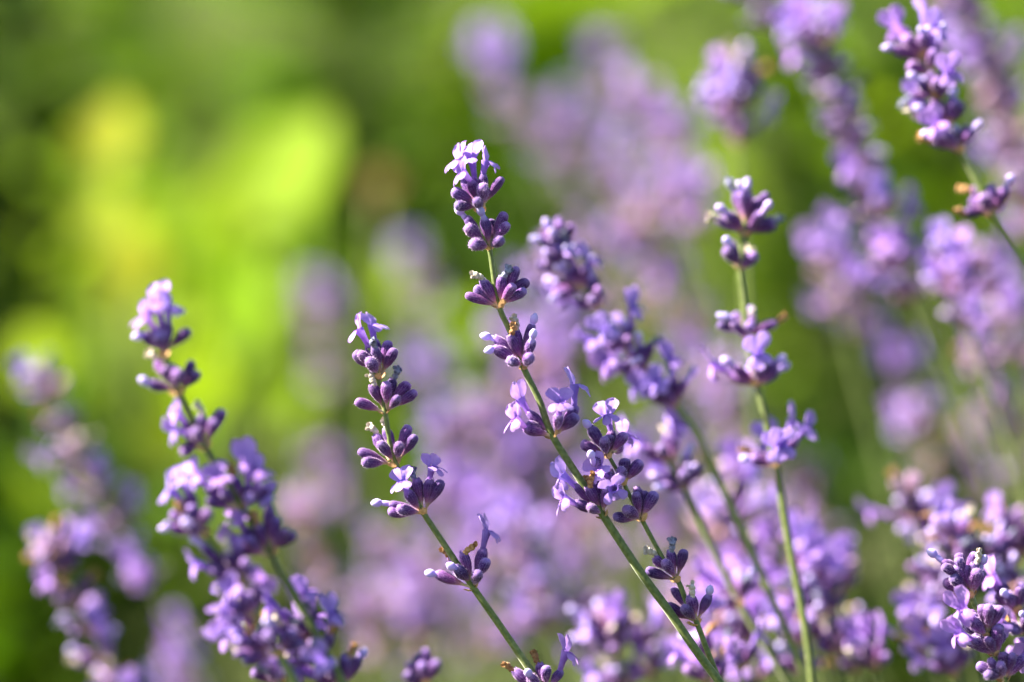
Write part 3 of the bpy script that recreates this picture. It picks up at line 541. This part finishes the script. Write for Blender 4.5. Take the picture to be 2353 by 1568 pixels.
def hero_plant(name, label, rootpx, D, leaves, cat='plant'):
    """a plant whose single big leaves show through the blur: (base x, base y, tip x, tip y, width factor, lean back, material)"""
    base = ground_at(rootpx, D); root = bpy.data.objects.new(name, None); col.objects.link(root); root.location = base; tag(root, label, cat); V, F = [], []; rr = random.Random(rootpx)
    for bx, by, tx, ty, wf, lean, mat in leaves:
        dd = D + rr.uniform(-0.04, 0.04); p = at(bx, by, dd) - base; q = at(tx, ty, dd + lean * 0.05) - base; d = q - p; ln = d.length
        nrm = (SUN_DIR * 0.7 + TOCAM * 0.8).normalized(); x = d.cross(nrm).normalized(); z = x.cross(d).normalized(); y = d.normalized()
        obj('leaf', LEAF[mat][1], root, Matrix.Translation(p) @ Matrix((x, y, z)).transposed().to_4x4() @ Matrix.Diagonal((ln * wf * 1.35, ln, ln, 1)))
        sm = catmull([Vector((0, 0, -0.04)), Vector((p.x * 0.3, p.y * 0.3 + 0.01, p.z * 0.55)), p], 6); v, f = tube(sm, lambda t: 0.004 - 0.0022 * t, 6); k = len(V); V += v; F += [tuple(g_ + k for g_ in g) for g in f]
    obj('stalk', mesh('stalk', V, F, M['stalk']), root)
hero_plant('broad_leaf_plant', 'lime plant with a broad sunlit leaf, out of focus left of the tallest spike', 640, 1.6,
    [(590, 520, 760, 260, 1.25, .3, 'leaf_bright'), (720, 440, 560, 330, 1.1, .2, 'leaf_bright'), (660, 560, 480, 420, 1.0, .3, 'leaf_bright'), (760, 620, 640, 520, 1.0, .2, 'leaf'), (880, 700, 960, 560, .9, .2, 'leaf'), (600, 740, 540, 600, .9, .3, 'leaf')])
hero_plant('yellowing_plant', 'plant with pale yellow leaves standing beside the tall added shrub coloured dark as shade', 300, 1.5,
    [(262, 385, 270, 230, 1.35, .2, 'leaf_yellow'), (255, 560, 250, 420, 1.3, .2, 'leaf_yellow'), (330, 680, 290, 510, 1.2, .2, 'leaf_yellow'), (400, 660, 340, 560, 1.2, .2, 'leaf_bright'), (310, 740, 260, 640, .9, .3, 'leaf_yellow')])
hero_plant('lime_plant', 'low lime plant out of focus behind the left spike', 480, 1.5,
    [(480, 960, 430, 760, 1.0, .2, 'leaf_bright'), (560, 820, 620, 640, 1.0, .2, 'leaf'), (420, 1060, 330, 920, 1.1, .2, 'leaf_bright'), (640, 1000, 700, 820, 1.0, .3, 'leaf'), (120, 900, 60, 760, 1.1, .3, 'leaf_bright'), (220, 1160, 60, 1060, 1.1, .2, 'leaf_bright'), (300, 1300, 420, 1180, 1, .2, 'leaf')])
for label, px, D, h, nl, ll, sp in (('tall added shrub, leaves coloured dark as shade, out of focus at the left edge', 10, 1.75, 0.46, 230, 0.05, 0.14), ('low added shrub, leaves coloured dark as shade, below the yellow leaved plant', 200, 1.42, 0.25, 90, 0.04, 0.15),
        ('narrow added shrub, leaves coloured dark as shade, between lime plants at the back', 830, 2.1, 0.46, 130, 0.06, 0.16), ('added shrub, leaves coloured dark as shade, right behind the tallest spike', 1240, 1.7, 0.36, 130, 0.05, 0.16),
        ('added shrub, leaves coloured dark as shade, behind the upright cream tipped spike', 1930, 1.75, 0.42, 170, 0.055, 0.2), ('low added shrub, leaves coloured dark as shade, under the dusky spikes', 2060, 1.25, 0.26, 150, 0.045, 0.35)):
    leafy_plant('painted_shade_shrub', label, None, ground_at(px, D), h, 9, nl, ll, ('leaf_shade',), 900 + abs(px), sp, 'shrub')  # added shrubs whose dark leaf colour stands in for shaded gaps
hero_plant('rust_flower', 'single rusty orange bloom out of focus among green leaves, left of the tallest spike', 872, 1.4,
    [(870, 470, 868, 385, .9, .2, 'leaf_rust'), (872, 468, 835, 405, .8, .1, 'leaf_rust'), (872, 468, 905, 400, .8, .3, 'leaf_rust')], 'flower')

# ---------------------------------------------------------------- lavender bush foliage below the spikes
def bush(label, loc, rad, h, n, seed):
    rg = random.Random(seed); root = bpy.data.objects.new('lavender_bush', None); col.objects.link(root); root.location = loc; tag(root, label, 'bush', 'lavender bush foliage')
    V, F, WV, WF, rb = [], [], [], [], []
    for s in range(n):
        a = rg.uniform(0, 6.283); r = rad * math.sqrt(rg.random()); top = Vector((math.cos(a) * r, math.sin(a) * r, h * (1 - 0.5 * (r / rad) ** 2) * rg.uniform(0.6, 1.05))); b0 = Vector((top.x * 0.25, top.y * 0.25, -0.03))
        P = [b0, b0.lerp(top, 0.5) + Vector((top.x * 0.12, top.y * 0.12, 0)), top]; sm = catmull(P, 4); v, f = tube(sm, lambda t: 0.0022 * (1 - 0.6 * t), 5); k = len(WV); WV += v; WF += [tuple(q + k for q in g) for g in f]
        for i in range(22):
            t = 0.35 + 0.65 * rg.random(); p = sm[min(len(sm) - 1, int(t * len(sm)))]; b_ = rg.uniform(0, 6.283); d = Vector((math.cos(b_) * 0.6, math.sin(b_) * 0.6, rg.uniform(0.4, 1.1))).normalized()
            ln = rg.uniform(0.02, 0.042); sd_ = d.cross(Vector((rg.uniform(-1, 1), rg.uniform(-1, 1), .2))).normalized() * 0.0019; nn = sd_.cross(d).normalized(); k = len(V)
            V += [p - sd_ * .4, p + sd_ * .4, p + d * ln * .5 + sd_ + nn * .002, p + d * ln * .5 - sd_ + nn * .002, p + d * ln - nn * .003]; F += [(k, k + 1, k + 2, k + 3), (k + 3, k + 2, k + 4)]
    tag(obj('foliage', mesh('foliage', V, F, M['leaf_lav'], True, {'rib': [0.0] * len(V)}), root), kind='stuff'); obj('woody_stems', mesh('woody_stems', WV, WF, M['wood']), root)
for i, (x, y, r, h, l) in enumerate(((0.30, 0.95, 0.22, 0.27, 'grey green lavender foliage at the foot of the nearest flower stems'), (0.42, 1.35, 0.26, 0.32, 'grey green lavender foliage filling the shaded right side'),
                                     (0.12, 1.30, 0.20, 0.26, 'grey green lavender foliage under the hazy spikes in the middle'), (-0.05, 0.85, 0.16, 0.2, 'low grey green lavender foliage under the crowded left spikes'))):
    bush(l, Vector((x, y, 0)), r, h, 170, 950 + i)
